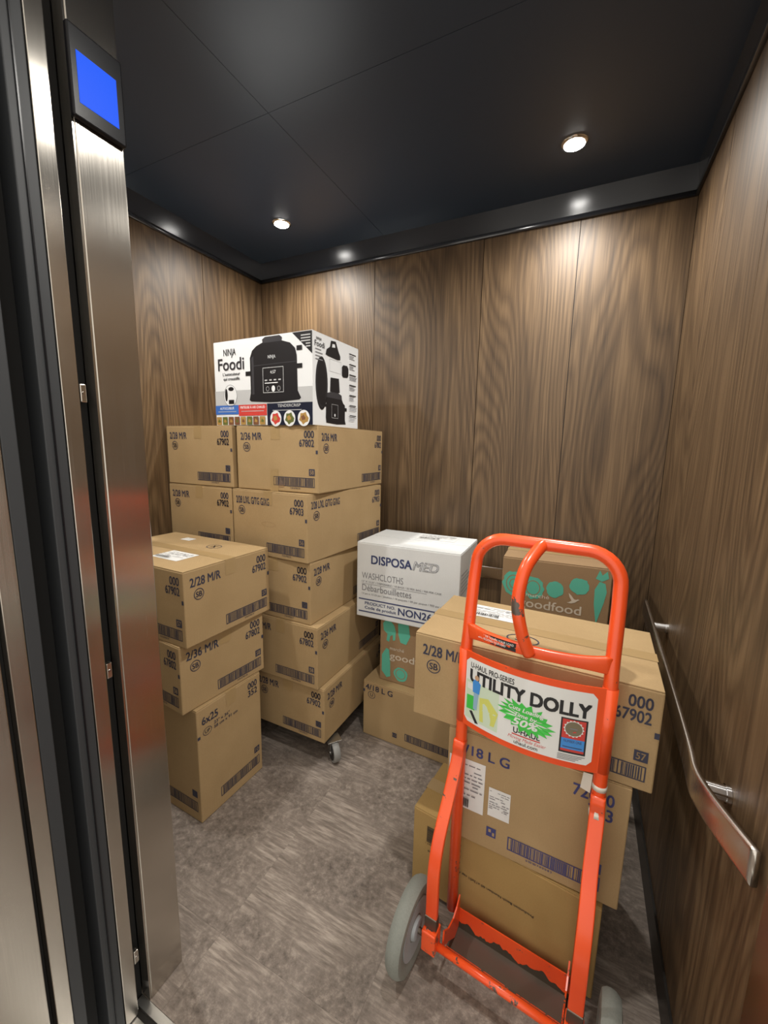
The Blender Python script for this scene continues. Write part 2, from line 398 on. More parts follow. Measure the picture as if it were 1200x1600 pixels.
# ------------------------------------------------------------------ the lift car
XL, XR, YB, YF = -1.907, 0.304, 2.10, 0.604
ZW, ZC = 2.437, 2.545            # top of the wood panels, ceiling
FT = 0.012
def structure():
    # floor
    f = struct('floor', XL - .05, XR + .05, 0.50, YB + .05, -0.06, -0.0035, 'joint')
    xs = [XL, -1.78, -1.32, -0.86, -0.40, 0.06, XR]; ys = [0.508, 0.70, 1.16, 1.62, YB]
    g = 0.00018
    for i in range(len(xs) - 1):
        for j in range(len(ys) - 1):
            bx('tile', xs[i] + g, xs[i + 1] - g, ys[j] + g, ys[j + 1] - g, -0.0035, 0.0, 'floor', f)
    # walls: dark backing, wood panels with open joints, glossy frieze, edge trim
    def wall(name, x0, x1, y0, y1): return struct(name, x0, x1, y0, y1, -0.05, ZC + .05, 'joint')
    j = 0.0016
    wb = wall('wall_back', XL - .08, XR + .08, YB + .012, YB + .06)
    cuts = [XL, -1.108, -0.522, -0.107, XR]
    for a, b in zip(cuts, cuts[1:]): bx('panel', a + j, b - j, YB, YB + .012, 0.10, ZW, 'wood', wb)
    prism('frieze', [(YB + .012, ZW + .012), (YB, ZW + .012), (YB - .0155, ZC), (YB + .012, ZC)], 'x', XL, XR, 'frieze', wb)
    wl = wall('wall_left', XL - .06, XL - .012, YF - .05, YB + .06)
    for a, b in ((YF, 1.658), (1.658, YB)): bx('panel', XL - .012, XL, a + j, b - j, 0.10, ZW, 'wood', wl)
    prism('frieze', [(XL - .012, ZW + .012), (XL, ZW + .012), (XL + .0155, ZC), (XL - .012, ZC)], 'y', YF, YB, 'frieze', wl)
    wr = wall('wall_right', XR + .012, XR + .06, 0.45, YB + .06)
    for a, b in ((0.72, 1.233), (1.233, 1.652), (1.652, YB)): bx('panel', XR, XR + .012, a + j, b - j, 0.10, ZW, 'wood', wr)
    prism('frieze', [(XR + .012, ZW + .012), (XR, ZW + .012), (XR - .0155, ZC), (XR + .012, ZC)], 'y', 0.72, YB, 'frieze', wr)
    bx('steel_return', XR - .006, XR + .012, 0.48, 0.718, 0.0, ZC, 'steel', wr)
    # front wall of the car beside the opening: the narrow steel column carries the display
    wf = struct('wall_front', XL - .06, -0.904, 0.512, YF, 0.0, ZC, 'steel', bev=0.0025)
    bx('return_edge', -0.935, -0.9055, 0.5085, 0.512, 0.0, ZC, 'steel', wf)
    # trims
    r = 0.010
    for k, (nme, path) in enumerate((('trim_1', [(XL + .004, YB - .006, ZW + .006), (XR - .004, YB - .006, ZW + .006)]),
                                     ('trim_2', [(XL + .006, YF, ZW + .006), (XL + .006, YB - .004, ZW + .006)]),
                                     ('trim_3', [(XR - .006, 0.72, ZW + .006), (XR - .006, YB - .004, ZW + .006)]))):
        tag(sweep(nme, path, (r, r * .8), 'frieze', n=12, ref=(0, 0, 1)), kind='structure')
    struct('baseboard_back', XL, XR, YB - .006, YB + .012, 0, 0.099, 'base')
    struct('baseboard_left', XL - .012, XL + .006, YF, YB, 0, 0.099, 'base')
    struct('baseboard_right', XR - .006, XR + .012, 0.72, YB, 0, 0.099, 'base')
    # ceiling
    c = struct('ceiling', XL - .08, XR + .08, 0.40, YB + .08, ZC + .004, ZC + .05, 'joint')
    g = 0.0007
    for a, b in ((XL, -1.052), (-1.052, XR)):
        for p, q in ((0.42, 1.214), (1.214, YB)): bx('panel', a + g, b - g, p + g, q - g, ZC, ZC + .004, 'ceiling', c)
    # sliding doors pushed back into their pocket, landing frame, sills
    d1 = struct('door_1', -1.95, -0.906, 0.4475, 0.478, 0.004, 2.42, 'steel', bev=0.0015)
    bx('rubber_edge', -1.95, -0.9075, 0.412, 0.4465, 0.004, 2.42, 'rubber', d1, bev=0.002)
    bx('edge_fold', -0.9085, -0.9045, 0.426, 0.4285, 0.004, 2.42, 'bezel', d1)
    d2 = struct('door_2', -1.95, -0.906, 0.318, 0.346, 0.004, 2.42, 'steel', bev=0.0015)
    bx('rubber_edge', -1.95, -0.9075, 0.347, 0.371, 0.004, 2.42, 'rubber', d2, bev=0.002)
    struct('wall_landing', -1.95, -0.904, -0.10, 0.306, 0.0, 2.42, 'steel', bev=0.0015)
    struct('wall_shaft', -1.98, -0.955, 0.372, 0.411, -0.10, 2.5, 'void')
    struct('wall_pocket', -1.98, -0.94, 0.479, 0.508, -0.10, 2.5, 'void')
    struct('wall_gap', -1.98, -0.925, 0.3065, 0.3175, -0.10, 2.5, 'void')
    struct('trim_4', -0.935, XR + .05, 0.488, 0.507, -0.05, 0.001, 'zinc')
    struct('trim_5', -0.935, XR + .05, 0.473, 0.488, -0.05, -0.008, 'base')
    struct('trim_6', -0.935, XR + .05, 0.415, 0.473, -0.05, 0.000, 'zinc')
    struct('trim_7', -0.98, XR + .05, 0.30, 0.372, -0.05, 0.000, 'zinc')
    struct('floor_landing', -2.0, 2.5, -1.8, 0.30, -0.06, -0.001, 'floor')
structure()

def downlight(x, y, label):
    t = thing('downlight', label, 'light', (x, y, ZC), group='recessed ceiling lights')
    lathe('trim_ring', [(0.034, -.001), (0.036, -.004), (0.044, -.003), (0.047, 0.0)], 'z', (0, 0, 0), 'chrome', t, n=32)
    lathe('lens', [(0.001, -.0075), (0.032, -.0062), (0.034, -.001)], 'z', (0, 0, 0), 'lamp', t, n=24)
    d = bpy.data.lights.new('downlight_beam', 'SPOT'); d.energy = LAMP_W; d.spot_size = math.radians(165); d.spot_blend = 1.0; d.shadow_soft_size = 0.028
    d.color = (1.0, 0.965, 0.90)
    o = bpy.data.objects.new('downlight_beam', d); COL.objects.link(o); o.parent = t; o.location = (0, 0, -0.035)
downlight(-1.470, 1.776, 'bright recessed ceiling light above the tall carton stack in the far left corner')
downlight(-0.135, 1.785, 'bright recessed ceiling light near the back wall, above the orange hand truck')
downlight(-1.470, 0.80, 'recessed ceiling light behind the steel door column')
downlight(-0.135, 0.80, 'recessed ceiling light over the doorway, in front of the hand truck')

def display():
    t = thing('floor_display', 'blue lit screen in a black bezel high on the steel door column', 'display', (-0.904, 0.556, 2.04))
    bx('bezel', 0.0, 0.012, -0.050, 0.047, 0.0, 0.150, 'bezel', t, bev=0.003)
    bx('screen', 0.011, 0.0128, -0.038, 0.033, 0.026, 0.110, 'screen', t)
display()
for z, lb in ((1.545, 'small steel clip in the gap beside the door column at shoulder height'), (0.945, 'small steel clip in the gap beside the door column at waist height'), (0.16, 'small steel clip low in the gap beside the door column')):
    t = thing('door_clip', lb, 'clip', (-0.9175, 0.4855, z), group='steel clips on the door column')
    bx('plate', -.012, 0.004, -.002, .010, -.018, .018, 'steel', t, bev=.002)
    lathe('screw', [(0.0035, 0), (0.003, .002)], 'x', (.004, .004, 0), 'chrome', t, n=10)

# handrails
def rails():
    t = thing('handrail', 'flat satin steel handrail on the right wall with its near end bent to the wall', 'handrail', (XR, 1.3, 0.815))
    def p(x, y): return (x - XR, y - 1.3, 0.0)
    path = catmull([(x - XR, y - 1.3, z) for x, y, z in ((0.252, 1.78, .048), (0.252, 1.6, .036), (0.252, 1.2, .010), (0.252, 1.0, -.008), (0.250, 0.935, -.014), (0.255, 0.89, -.014), (0.268, 0.83, -.010), (0.293, 0.745, -.005))], 6)
    sweep('bar', path, (0.031, 0.006), 'rail', t, n=16, ref=(0, 0, 1))
    for y, z in ((0.915, -.012), (1.62, .038)):
        lathe('standoff', [(0.0155, 0.0), (0.0155, 0.046)], 'x', (0.256 - XR, y - 1.3, z), 'chrome', t, n=24)
        lathe('collar', [(0.0175, -0.008), (0.0175, -0.0005)], 'x', (0, y - 1.3, z), 'chrome', t, n=24)
    t = thing('handrail', 'flat satin steel handrail on the back wall behind the white washcloth carton', 'handrail', (-0.8, YB, 0.825))
    sweep('bar', [(-0.95, -.052, 0), (0.0, -.052, 0), (0.75, -.052, 0)], (0.031, 0.005), 'rail', t, n=16, ref=(0, 0, 1))
    for x in (-0.75, 0.0, 0.6):
        lathe('standoff', [(0.0125, -0.048), (0.0125, -0.0005)], 'y', (x, 0, 0.0), 'chrome', t, n=24)
rails()

# ------------------------------------------------------------------ cartons
def carton_root(name, label, q, group=None, cat='box'):
    """q = x, y of the front left corner, turn in degrees, width, depth, height, base height"""
    x, y, r, w, d, h, z = q; a = math.radians(r); c, s = math.cos(a), math.sin(a)
    return thing(name, label, cat, (x + c * w / 2 - s * d / 2, y + s * w / 2 + c * d / 2, z), a, group)
def carton(name, label, q, mat='card', group=None, seam='x', tape='tape', flap_gap=0.003, bulge=0.002):
    t = carton_root(name, label, q, group); w, d, h = q[3:6]; ft = 0.0035
    # body: slightly bulging walls
    bm = bmesh.new(); bmesh.ops.create_cube(bm, size=1.0)
    for v in bm.verts: v.co = Vector((v.co.x * w, v.co.y * d, 0.0012 + (v.co.z + .5) * (h - ft - .0012)))
    bmesh.ops.bevel(bm, geom=bm.edges[:], offset=0.0035, segments=2, affect='EDGES', profile=0.5)
    me = bpy.data.meshes.new('body'); bm.to_mesh(me); bm.free()
    link('body', me, mat, t)
    e = 0.0015
    if seam == 'x':
        bx('flap', -w / 2 + e, w / 2 - e, -d / 2 + e, -flap_gap / 2, h - ft, h, mat, t, bev=.001)
        bx('flap', -w / 2 + e, w / 2 - e, flap_gap / 2, d / 2 - e, h - ft, h, mat, t, bev=.001)
        tv = [(-w / 2 - .0006, y, h - .055) for y in (-.024, .024)]
        if tape:
            m = .0008
            vs = []
            for y in (-.024, .024): vs += [(-w / 2 - m, y, h - .06), (-w / 2 - m, y, h + m), (w / 2 + m, y, h + m), (w / 2 + m, y, h - .06)]
            raw('tape', vs, [[0, 1, 5, 4], [1, 2, 6, 5], [2, 3, 7, 6]], tape, t)
    else:
        bx('flap', -w / 2 + e, -flap_gap / 2, -d / 2 + e, d / 2 - e, h - ft, h, mat, t, bev=.001)
        bx('flap', flap_gap / 2, w / 2 - e, -d / 2 + e, d / 2 - e, h - ft, h, mat, t, bev=.001)
        if tape:
            m = .0008
            vs = []
            for x in (-.024, .024): vs += [(x, -d / 2 - m, h - .06), (x, -d / 2 - m, h + m), (x, d / 2 + m, h + m), (x, d / 2 + m, h - .06)]
            raw('tape', vs, [[0, 1, 5, 4], [1, 2, 6, 5], [2, 3, 7, 6]], tape, t)
    return t
def case_print(t, kind, q, title, code, size, ink='ink', seed=1, tw=None, mark='SB', edge=True):
    """the standard case printing: title, ringed mark, product code, size square, barcode"""
    w, d, h = q[3:6]; fr = face(kind, w, d, h); W_ = w if kind in 'FT' else d
    tw = tw or min(0.0152 * len(title), W_ * .5)
    P = Print(fr); P.text(title, .026, h - .062, .031, ink, w=tw, bold=.022); P.build('title_lettering', t)
    P = Print(fr); P.ring(.060, h - .094, .021, .021, .0028, ink); P.text(mark, .060, h - .1035, .019, ink, w=.025, bold=.02, align='C'); P.build('round_mark', t)
    P = Print(fr); P.text('000', W_ - .020, h - .052, .029, ink, w=.049, bold=.022, align='R'); P.text(code, W_ - .020, h - .088, .029, ink, w=.0148 * len(code), bold=.022, align='R')
    P.build('code_lettering', t)
    P = Print(fr); P.rect(W_ - .046, .076, W_ - .017, .104, ink); P.text(size, W_ - .0315, .0815, .017, 'card', w=.019, bold=.015, align='C'); P.build('size_mark', t)
    P = Print(fr); b0 = max(W_ - .235, W_ * .38); P.barcode(b0, .026, W_ - .018, .066, ink, seed); P.text('0 00 67902 ' + size, (b0 + W_) / 2, .016, .006, ink, align='C'); P.build('barcode', t)
    if edge:
        P = Print(fr); P.rect(W_ - .011, h - .118, W_ - .001, h - .103, ink); P.build('edge_mark', t)
def sheet(t, fr, u0, v0, u1, v1, name='shipping_label', seed=3, bars=True):
    P = Print(fr, lift=.0010); rn = random.Random(seed); P.rect(u0, v0, u1, v1, 'paper'); w, h = u1 - u0, v1 - v0
    y = v1 - h * .10
    while y > v0 + h * .30:
        x = u0 + w * .05
        while x < u1 - w * .1:
            l = w * rn.uniform(.06, .28); e = min(x + l, u1 - w * .05)
            if rn.random() < .75: P.rect(x, y - h * .022, e, y, 'ink_grey')
            x = e + w * .04
        y -= h * rn.choice((.06, .075, .11))
    if bars:
        x = u0 + w * .08
        while x < u0 + w * .6:
            b = w * rn.choice((.008, .016, .024)); P.rect(x, v0 + h * .07, x + b, v0 + h * .24, 'ink_black'); x += b + w * rn.choice((.01, .018))
    return P.build(name, t)

# --- rear left stack on a wheeled platform
GT = 'cartons stacked on the wheeled platform'
RS = dict(
 l1=(-1.356, 1.378, 0.0, .405, .60, .265, .115), l2=(-1.381, 1.364, 0.0, .405, .60, .289, .380), l3=(-1.424, 1.377, 0.0, .405, .60, .282, .669),
 l4=(-1.465, 1.385, -3.0, .445, .62, .296, .951), l5=(-1.440, 1.398, 1.2, .444, .62, .285, 1.2485))
specs = [('l1', '2/28 M/R', '67902', '57', 'lowest printed carton of the tall stack, resting on the wheeled platform'),
         ('l2', '2/36 M/R', '67802', '58', 'second carton from the bottom of the tall stack, marked 2/36 M/R'),
         ('l3', '2/28 M/R', '67902', '57', 'third carton from the bottom of the tall stack, marked 2/28 M/R'),
         ('l4', '2/28 L/XL G/TG G/XG', '67903', '56', 'carton marked 2/28 L/XL, fourth up the tall stack'),
         ('l5', '2/36 M/R', '67802', '58', 'carton marked 2/36 M/R under the white cooker box, top of the tall stack')]
for i, (k, ti, co, sz, lb) in enumerate(specs):
    q = RS[k]; t = carton('carton', lb, q, group=GT, seam='y')
    tw = .205 if 'XL' in ti else None
    case_print(t, 'F', q, ti, co, sz, seed=10 + i, tw=tw); case_print(t, 'R', q, ti, co, sz, seed=30 + i, tw=tw)
    if k == 'l4':
        P = Print(face('F', *q[3:6])); P.ring(.225, .150, .042, .011, .0012, 'card_brown'); P.build('hand_hole_crease', t)
    if k == 'l5':
        P = Print(face('F', *q[3:6])); P.rect(.19, .0, .235, .095, 'tape'); P.build('tape', t)
        P = Print(face('F', *q[3:6])); P.poly([(.235, .018), (.262, .020), (.275, .034), (.258, .045), (.250, .062), (.240, .040)], 'card_brown'); P.build('torn_patch', t)
for i, (k, x1, ti, co, lb, vis) in enumerate((('l5', -1.456, '2/28 M/R', '67902', 'carton at the top of the tall stack, against the wood wall on the left', 1),
        ('l4', -1.470, '2/28 M/R', '67902', 'carton against the left wall in the second row down of the tall stack', 1),
        ('l3', -1.44, '2/28 M/R', '67902', 'carton by the left wall, third row up the tall stack, behind the near stack', 0),
        ('l2', -1.40, '2/36 M/R', '67802', 'carton by the left wall, second row up the tall stack, behind the near stack', 0),
        ('l1', -1.375, '2/28 M/R', '67902', 'carton by the left wall, lowest row of the tall stack, behind the near stack', 0))):
    b = RS[k]; w = min(.455, x1 - (XL + .004)); q = (x1 - w, b[1] - .012 + (.010 if k == 'l4' else 0), 0.0, w, .60, b[5], b[6])
    t = carton('carton', lb, q, group=GT, seam='y'); case_print(t, 'F', q, ti, co, '57', seed=50 + i)

def platform():
    t = thing('platform_dolly', 'low black platform dolly with grey casters under the tall carton stack', 'dolly', (-1.40, 1.68, 0))
    bx('deck', -.455, .44, -.285, .30, .102, .1145, 'black', t, bev=.003)
    for sx, sy, rz in ((.452, -.236, -.64), (-.40, -.235, .2), (.40, .25, 1.0), (-.40, .25, .4)):
        c = link('caster', box_me(-.028, .028, -.034, .034, .0980, .1015, .001), 'zinc', t); c.location = (sx, sy, 0); c.rotation_euler = (0, 0, rz)
        lathe('wheel', [(.012, -.0155), (.044, -.0155), (.0475, -.011), (.0475, .011), (.044, .0155), (.012, .0155)], 'y', (.018, 0, .0475), 'caster', c, n=30)
        lathe('hub', [(.036, -.0165), (.036, .0165)], 'y', (.018, 0, .0475), 'black', c, n=24)
        for s in (-1, 1):
            prism('fork', [(-.022, .098), (.022, .098), (.027, .041), (.009, .041)], 'y', s * .0185, s * .0215, 'zinc', c)
        lathe('axle_bolt', [(.007, -.025), (.007, .025)], 'y', (.018, 0, .0475), 'chrome', c, n=12)
platform()

# --- pressure cooker box on top of the tall stack
def cooker():
    q = (-1.568, 1.404, -0.9, .556, .356, .366, 1.5345)
    t = carton_root('cooker_box', 'white printed multicooker box with black cooker picture, on top of the tall stack', q)
    w, d, h = .460, .294, .290; t.scale = (q[3] / w, q[4] / d, q[5] / h)
    link('body', box_me(-w / 2, w / 2, -d / 2, d / 2, 0, h, .0015), 'gloss_white', t)
    bx('flap', -w / 2 + .001, w / 2 - .001, -d / 2 + .001, -.0012, h, h + .002, 'gloss_white', t)
    bx('flap', -w / 2 + .001, w / 2 - .001, .0012, d / 2 - .001, h, h + .002, 'gloss_white', t)
    fr = face('F', w, d, h)
    def S(pts): return [(a * w, b * h) for a, b in pts]
    P = Print(fr, lift=.0005); P.rect(0, .24 * h, w, .42 * h, 'p_grey'); P.build('printed_backdrop', t)
    P = Print(fr); P.text('NINJA', .115 * w, .835 * h, .022, 'p_black', w=.135 * w, bold=.015); P.text('Foodi', .05 * w, .665 * h, .040, 'p_dark', w=.285 * w, bold=.02)
    P.text("L'autocuiseur", .10 * w, .60 * h, .010, 'p_dark', w=.19 * w, bold=.02); P.text('qui croustille', .105 * w, .545 * h, .010, 'p_dark', w=.18 * w, bold=.02); P.build('title_lettering', t)
    P = Print(fr, lift=.0012)
    P.poly(S([(.40, .28), (.385, .30), (.40, .38), (.40, .78), (.425, .86), (.47, .905), (.53, .935), (.72, .935), (.80, .90), (.845, .84), (.86, .76), (.865, .38), (.895, .30), (.88, .28), (.66, .262), (.60, .262)]), 'p_black')
    P.poly(S([(.535, .93), (.53, .97), (.56, .995), (.70, .995), (.725, .97), (.72, .93)]), 'p_dark')
    for a, b in ((.35, .58), (.86, .62), (.86, .81)): P.poly(S([(a, b), (a + .05, b), (a + .05, b + .05), (a, b + .05)]), 'p_black')
    P.poly(S([(.415, .36), (.44, .36), (.44, .80), (.415, .78)]), 'p_dark'); P.poly(S([(.44, .68), (.86, .69), (.86, .70), (.44, .69)]), 'p_dark')
    P.text('NINJA', .585 * w, .755 * h, .010, 'gloss_white', w=.075 * w, bold=.02)
    P.frame(.53 * w, .37 * h, .735 * w, .655 * h, .0018, 'p_grey')
    P.text('4:57', .632 * w, .585 * h, .010, 'gloss_white', align='C')
    for i in range(4): P.rect((.55 + i * .045) * w, .505 * h, (.575 + i * .045) * w, .52 * h, 'p_grey')
    P.rect(.55 * w, .475 * h, .68 * w, .485 * h, 'gloss_white'); P.disc(.635 * w, .415 * h, .008, .010, 'gloss_white'); P.ring(.578 * w, .415 * h, .007, .008, .0012, 'p_grey'); P.ring(.69 * w, .415 * h, .007, .008, .0012, 'p_grey')
    P.build('cooker_picture', t)
    P = Print(fr, lift=.0012); P.disc(.175 * w, .36 * h, .034, .038, 'gloss_white'); P.ring(.175 * w, .36 * h, .034, .038, .0012, 'p_dark')
    P.disc(.13 * w, .37 * h, .007, .022, 'p_black'); P.disc(.185 * w, .44 * h, .014, .007, 'p_black'); P.rect(.155 * w, .26 * h, .215 * w, .31 * h, 'p_black'); P.build('round_inset', t)
    P = Print(fr, lift=.0012); P.rect(0, .135 * h, .262 * w, .245 * h, 'p_blue'); P.text('AUTOCUISEUR', .131 * w, .195 * h, .008, 'gloss_white', w=.16 * w, align='C', bold=.02); P.rect(.03 * w, .165 * h, .235 * w, .172 * h, 'p_grey'); P.build('blue_banner', t)
    P = Print(fr, lift=.0012); P.rect(.262 * w, .115 * h, .56 * w, .245 * h, 'p_red'); P.text('FRITEUSE À AIR CHAUD', .411 * w, .200 * h, .008, 'gloss_white', w=.26 * w, align='C', bold=.02); P.rect(.29 * w, .165 * h, .53 * w, .172 * h, 'p_grey'); P.build('red_banner', t)
    P = Print(fr, lift=.0012)
    for i in range(8): P.rect((.008 + i * .0685) * w, .008 * h, (.065 + i * .0685) * w, .105 * h, ('p_food3', 'p_food1', 'p_food2', 'p_food2', 'p_food3', 'p_food1', 'p_food2', 'p_food3')[i]); P.disc((.036 + i * .0685) * w, .055 * h, .008, .008, ('p_food1', 'p_food3', 'p_food3', 'p_food1', 'p_food2', 'p_food3', 'p_food3', 'p_food1')[i], n=7, jag=.4)
    P.build('food_photos', t)
    P = Print(fr, lift=.0012); P.rect(.565 * w, 0, w, .25 * h, 'p_navy'); P.text('TENDERCRISP', .78 * w, .205 * h, .009, 'p_grey', w=.22 * w, align='C', bold=.02); P.rect(.62 * w, .165 * h, .90 * w, .172 * h, 'p_grey')
    for i in range(3): P.disc((.65 + .135 * i) * w, .075 * h, .0255, .026, 'gloss_white'); P.disc((.65 + .135 * i) * w, .075 * h, .021, .021, ('p_red', 'p_food1', 'p_food3')[i], n=11, jag=.25); P.disc((.645 + .135 * i) * w, .08 * h, .010, .010, ('p_food3', 'p_food3', 'p_food2')[i], n=9, jag=.3)
    P.build('navy_banner', t)
    P = Print(fr, lift=.0012); P.poly(S([(.82, 1.0), (1.0, .76), (1.0, 1.0)]), 'p_black')
    for i in range(3): P.rect(.90 * w, (.955 - i * .03) * h, .985 * w, (.967 - i * .03) * h, 'p_grey')
    for i in range(2): P.rect(.945 * w, (.865 - i * .03) * h, .985 * w, (.877 - i * .03) * h, 'p_grey')
    P.build('corner_flash', t)
    fr = face('R', w, d, h)
    def S(pts): return [(a * d, b * h) for a, b in pts]
    P = Print(fr); P.text('NINJA', .07 * d, .925 * h, .008, 'p_black', w=.10 * d, bold=.02); P.text('Foodi', .04 * d, .855 * h, .017, 'p_dark', w=.19 * d, bold=.01)
    for i in range(4): P.rect(.05 * d, (.82 - i * .035) * h, (.16 + .03 * (i % 2)) * d, (.83 - i * .035) * h, 'ink_grey')
    P.build('title_lettering', t)
    P = Print(fr); P.poly(S([(.25, .80), (.27, .86), (.34, .90), (.36, .97), (.46, .98), (.52, .88), (.56, .83), (.56, .79), (.50, .78), (.30, .79)]), 'p_black'); P.poly(S([(.38, .90), (.45, .91), (.44, .945), (.39, .94)]), 'gloss_white'); P.build('lid_picture', t)
    P = Print(fr); P.disc(.17 * d, .47 * h, .035, .085, 'p_black'); P.ring(.17 * d, .47 * h, .030, .076, .002, 'p_dark'); P.poly(S([(.12, .65), (.15, .73), (.20, .72), (.22, .64)]), 'p_black'); P.poly(S([(.17, .24), (.22, .22), (.26, .28), (.2, .34)]), 'p_black'); P.build('open_lid_picture', t)
    P = Print(fr); P.frame(.33 * d, .63 * h, .58 * d, .77 * h, .001, 'ink_light'); P.poly(S([(.60, .62), (.60, .72), (.63, .745), (.72, .75), (.75, .72), (.75, .64), (.73, .61), (.63, .60)]), 'p_black'); P.poly(S([(.34, .40), (.35, .56), (.53, .57), (.55, .41), (.50, .40)]), 'p_black'); P.poly(S([(.53, .41), (.545, .41), (.53, .57), (.515, .57)]), 'p_dark'); P.build('basket_picture', t)
    P = Print(fr); P.poly(S([(.26, .04), (.25, .10), (.26, .27), (.24, .30), (.27, .33), (.60, .33), (.63, .29), (.67, .27), (.67, .09), (.69, .04), (.48, .03)]), 'p_black'); P.poly(S([(.27, .33), (.28, .38), (.38, .40), (.52, .40), (.59, .38), (.60, .33)]), 'p_dark'); P.frame(.37 * d, .10 * h, .51 * d, .26 * h, .001, 'p_grey'); P.disc(.44 * d, .135 * h, .004, .005, 'gloss_white'); P.rect(.20 * d, .22 * h, .26 * d, .25 * h, 'p_black'); P.rect(.66 * d, .2 * h, .71 * d, .24 * h, 'p_black'); P.build('cooker_picture', t)
    P = Print(fr)
    rn = random.Random(4)
    for g in range(7):
        y = .90 - g * .125
        P.rect(.77 * d, y * h, .93 * d, (y + .012) * h, 'ink_black')
        for i in range(3): P.rect(.77 * d, (y - .02 - i * .018) * h, rn.uniform(.86, .96) * d, (y - .013 - i * .018) * h, 'ink_grey')
    P.build('text_column', t)
    return t
cooker()

# --- near left stack
GL = 'cartons stacked behind the steel column'
q = (-1.206 - .60, 0.925 + .018, -1.7, .60, .319, .474, 0.0)
t = carton('carton', 'tall carton marked 6x25 standing on the floor beside the steel column', q, 'card', GL, seam='x')
fr = face('R', *q[3:6]); h = q[5]; d = q[4]
P = Print(fr); P.text('6x25', .022, h - .070, .030, 'ink', w=.072, bold=.02); P.build('title_lettering', t)
P = Print(fr); P.ring(.044, h - .104, .020, .016, .002, 'ink'); P.text('UP', .044, h - .110, .013, 'ink', align='C'); P.build('round_mark', t)
P = Print(fr); P.text('23" x 36"', .075, h - .095, .012, 'ink', w=.075); P.text('58 cm x 91 cm', .075, h - .113, .012, 'ink', w=.115); P.build('measure_lettering', t)
P = Print(fr); P.text('000', d - .020, h - .050, .027, 'ink', w=.050, bold=.02, align='R'); P.text('352', d - .020, h - .084, .027, 'ink', w=.050, bold=.02, align='R'); P.build('code_lettering', t)
P = Print(fr); P.rect(d - .046, .105, d - .017, .133, 'ink'); P.text('10', d - .0315, .1105, .017, 'card', align='C'); P.build('size_mark', t)
P = Print(fr); P.barcode(d * .29, .043, d - .018, .086, 'ink', 8); P.build('barcode', t)
P = Print(fr); P.rect(0.0, h - .120, .012, h - .108, 'ink'); P.build('edge_mark', t)
fr = face('F', *q[3:6]); P = Print(fr); P.barcode(.36, .043, .582, .086, 'ink', 9); P.build('barcode', t); P = Print(fr); P.rect(.554, .105, .583, .133, 'ink'); P.build('size_mark', t)
q = (-1.225 - .60, 0.887 + .049, -4.7, .60, .385, .264, .474)
t = carton('carton', 'carton marked 2/36 M/R in the middle of the near left stack', q, 'card', GL, seam='x'); case_print(t, 'R', q, '2/36 M/R', '67802', '58', seed=61, tw=.135); case_print(t, 'F', q, '2/36 M/R', '67802', '58', seed=62)
q = (-1.191 - .60, 0.893 + .0125, -1.2, .60, .409, .280, .738)
t = carton('carton', 'carton with a white label, on top of the near left stack', q, 'card', GL, seam='x', flap_gap=.006); case_print(t, 'R', q, '2/28 M/R', '67902', '57', seed=63, tw=.130); case_print(t, 'F', q, '2/28 M/R', '67902', '57', seed=64)
fr = face('T', *q[3:6]); sheet(t, fr, .315, .075, .465, .175, seed=5)
P = Print(fr, lift=.001); P.ring(.40, .300, .035, .028, .003, 'ink'); P.text('X', .40, .288, .026, 'ink', align='C'); P.build('round_mark', t)
sheet(t, fr, .16, .315, .22, .355, 'small_label', 6, False)

# --- middle stack against the back wall
q = (-0.906, 1.658, -2.0, .60, .40, .297, 0.0)
t = carton('carton', 'carton marked 4/18 L G standing on the floor against the back wall', q, 'card', seam='x'); w, d, h = q[3:6]; fr = face('F', w, d, h)
P = Print(fr); P.text('4/18 L G', .014, h - .045, .028, 'ink', w=.150, bold=.02); P.build('title_lettering', t)
P = Print(fr); P.ring(.048, h - .070, .021, .019, .0025, 'ink'); P.text('U', .048, h - .078, .017, 'ink', align='C'); P.build('round_mark', t)
P = Print(fr); P.barcode(.235, .045, .56, .083, 'ink', 12); P.build('barcode', t)
P = Print(fr); P.rect(.168, .042, .192, .066, 'ink'); P.text('LG', .180, .049, .012, 'card', align='C'); P.build('size_mark', t)
P = Print(fr); P.rect(0.0, h - .062, .010, h - .047, 'ink'); P.build('edge_mark', t)
def bird(P, u, v, k):
    P.poly([(u + k * a, v + k * b) for a, b in ((0, .05), (.18, .08), (.42, .28), (.22, .62), (.12, 1.0), (.36, .78), (.62, .45), (.80, .42), (.95, .50), (1.1, .44), (.92, .32), (.72, .12), (.42, 0.0), (.2, 0.0))], 'ink_cream')
def blob(fr, t, u, v, r, seed, k=1.0, rings=()):
    rn = random.Random(seed); P = Print(fr)
    P.poly([(u + r * rn.uniform(.9, 1.06) * math.cos(a), v + k * r * rn.uniform(.9, 1.06) * math.sin(a)) for a in [2 * math.pi * i / 22 for i in range(22)]], 'ink_teal')
    for f in rings: P.ring(u, v, r * f, r * f * k, .0035, 'card_brown')
    P.build('vegetable_print', t)
def shape(fr, t, pts):
    P = Print(fr); P.poly(pts, 'ink_teal'); P.build('vegetable_print', t)
q = (-0.838, 1.70, 0.0, .406, .357, .329, .297)
t = carton('grocery_carton', 'brown grocery carton with teal vegetable print under the white washcloth carton', q, 'card_brown', seam='x'); w, d, h = q[3:6]; fr = face('F', w, d, h)
shape(fr, t, [(.015, .30), (.030, .32), (.060, .315), (.075, .30), (.085, .27), (.082, .225), (.070, .22), (.068, .25), (.055, .24), (.05, .21), (.035, .215), (.04, .25), (.02, .265)])
shape(fr, t, [(.095, .315), (.15, .32), (.16, .26), (.14, .215), (.11, .22), (.098, .26)])
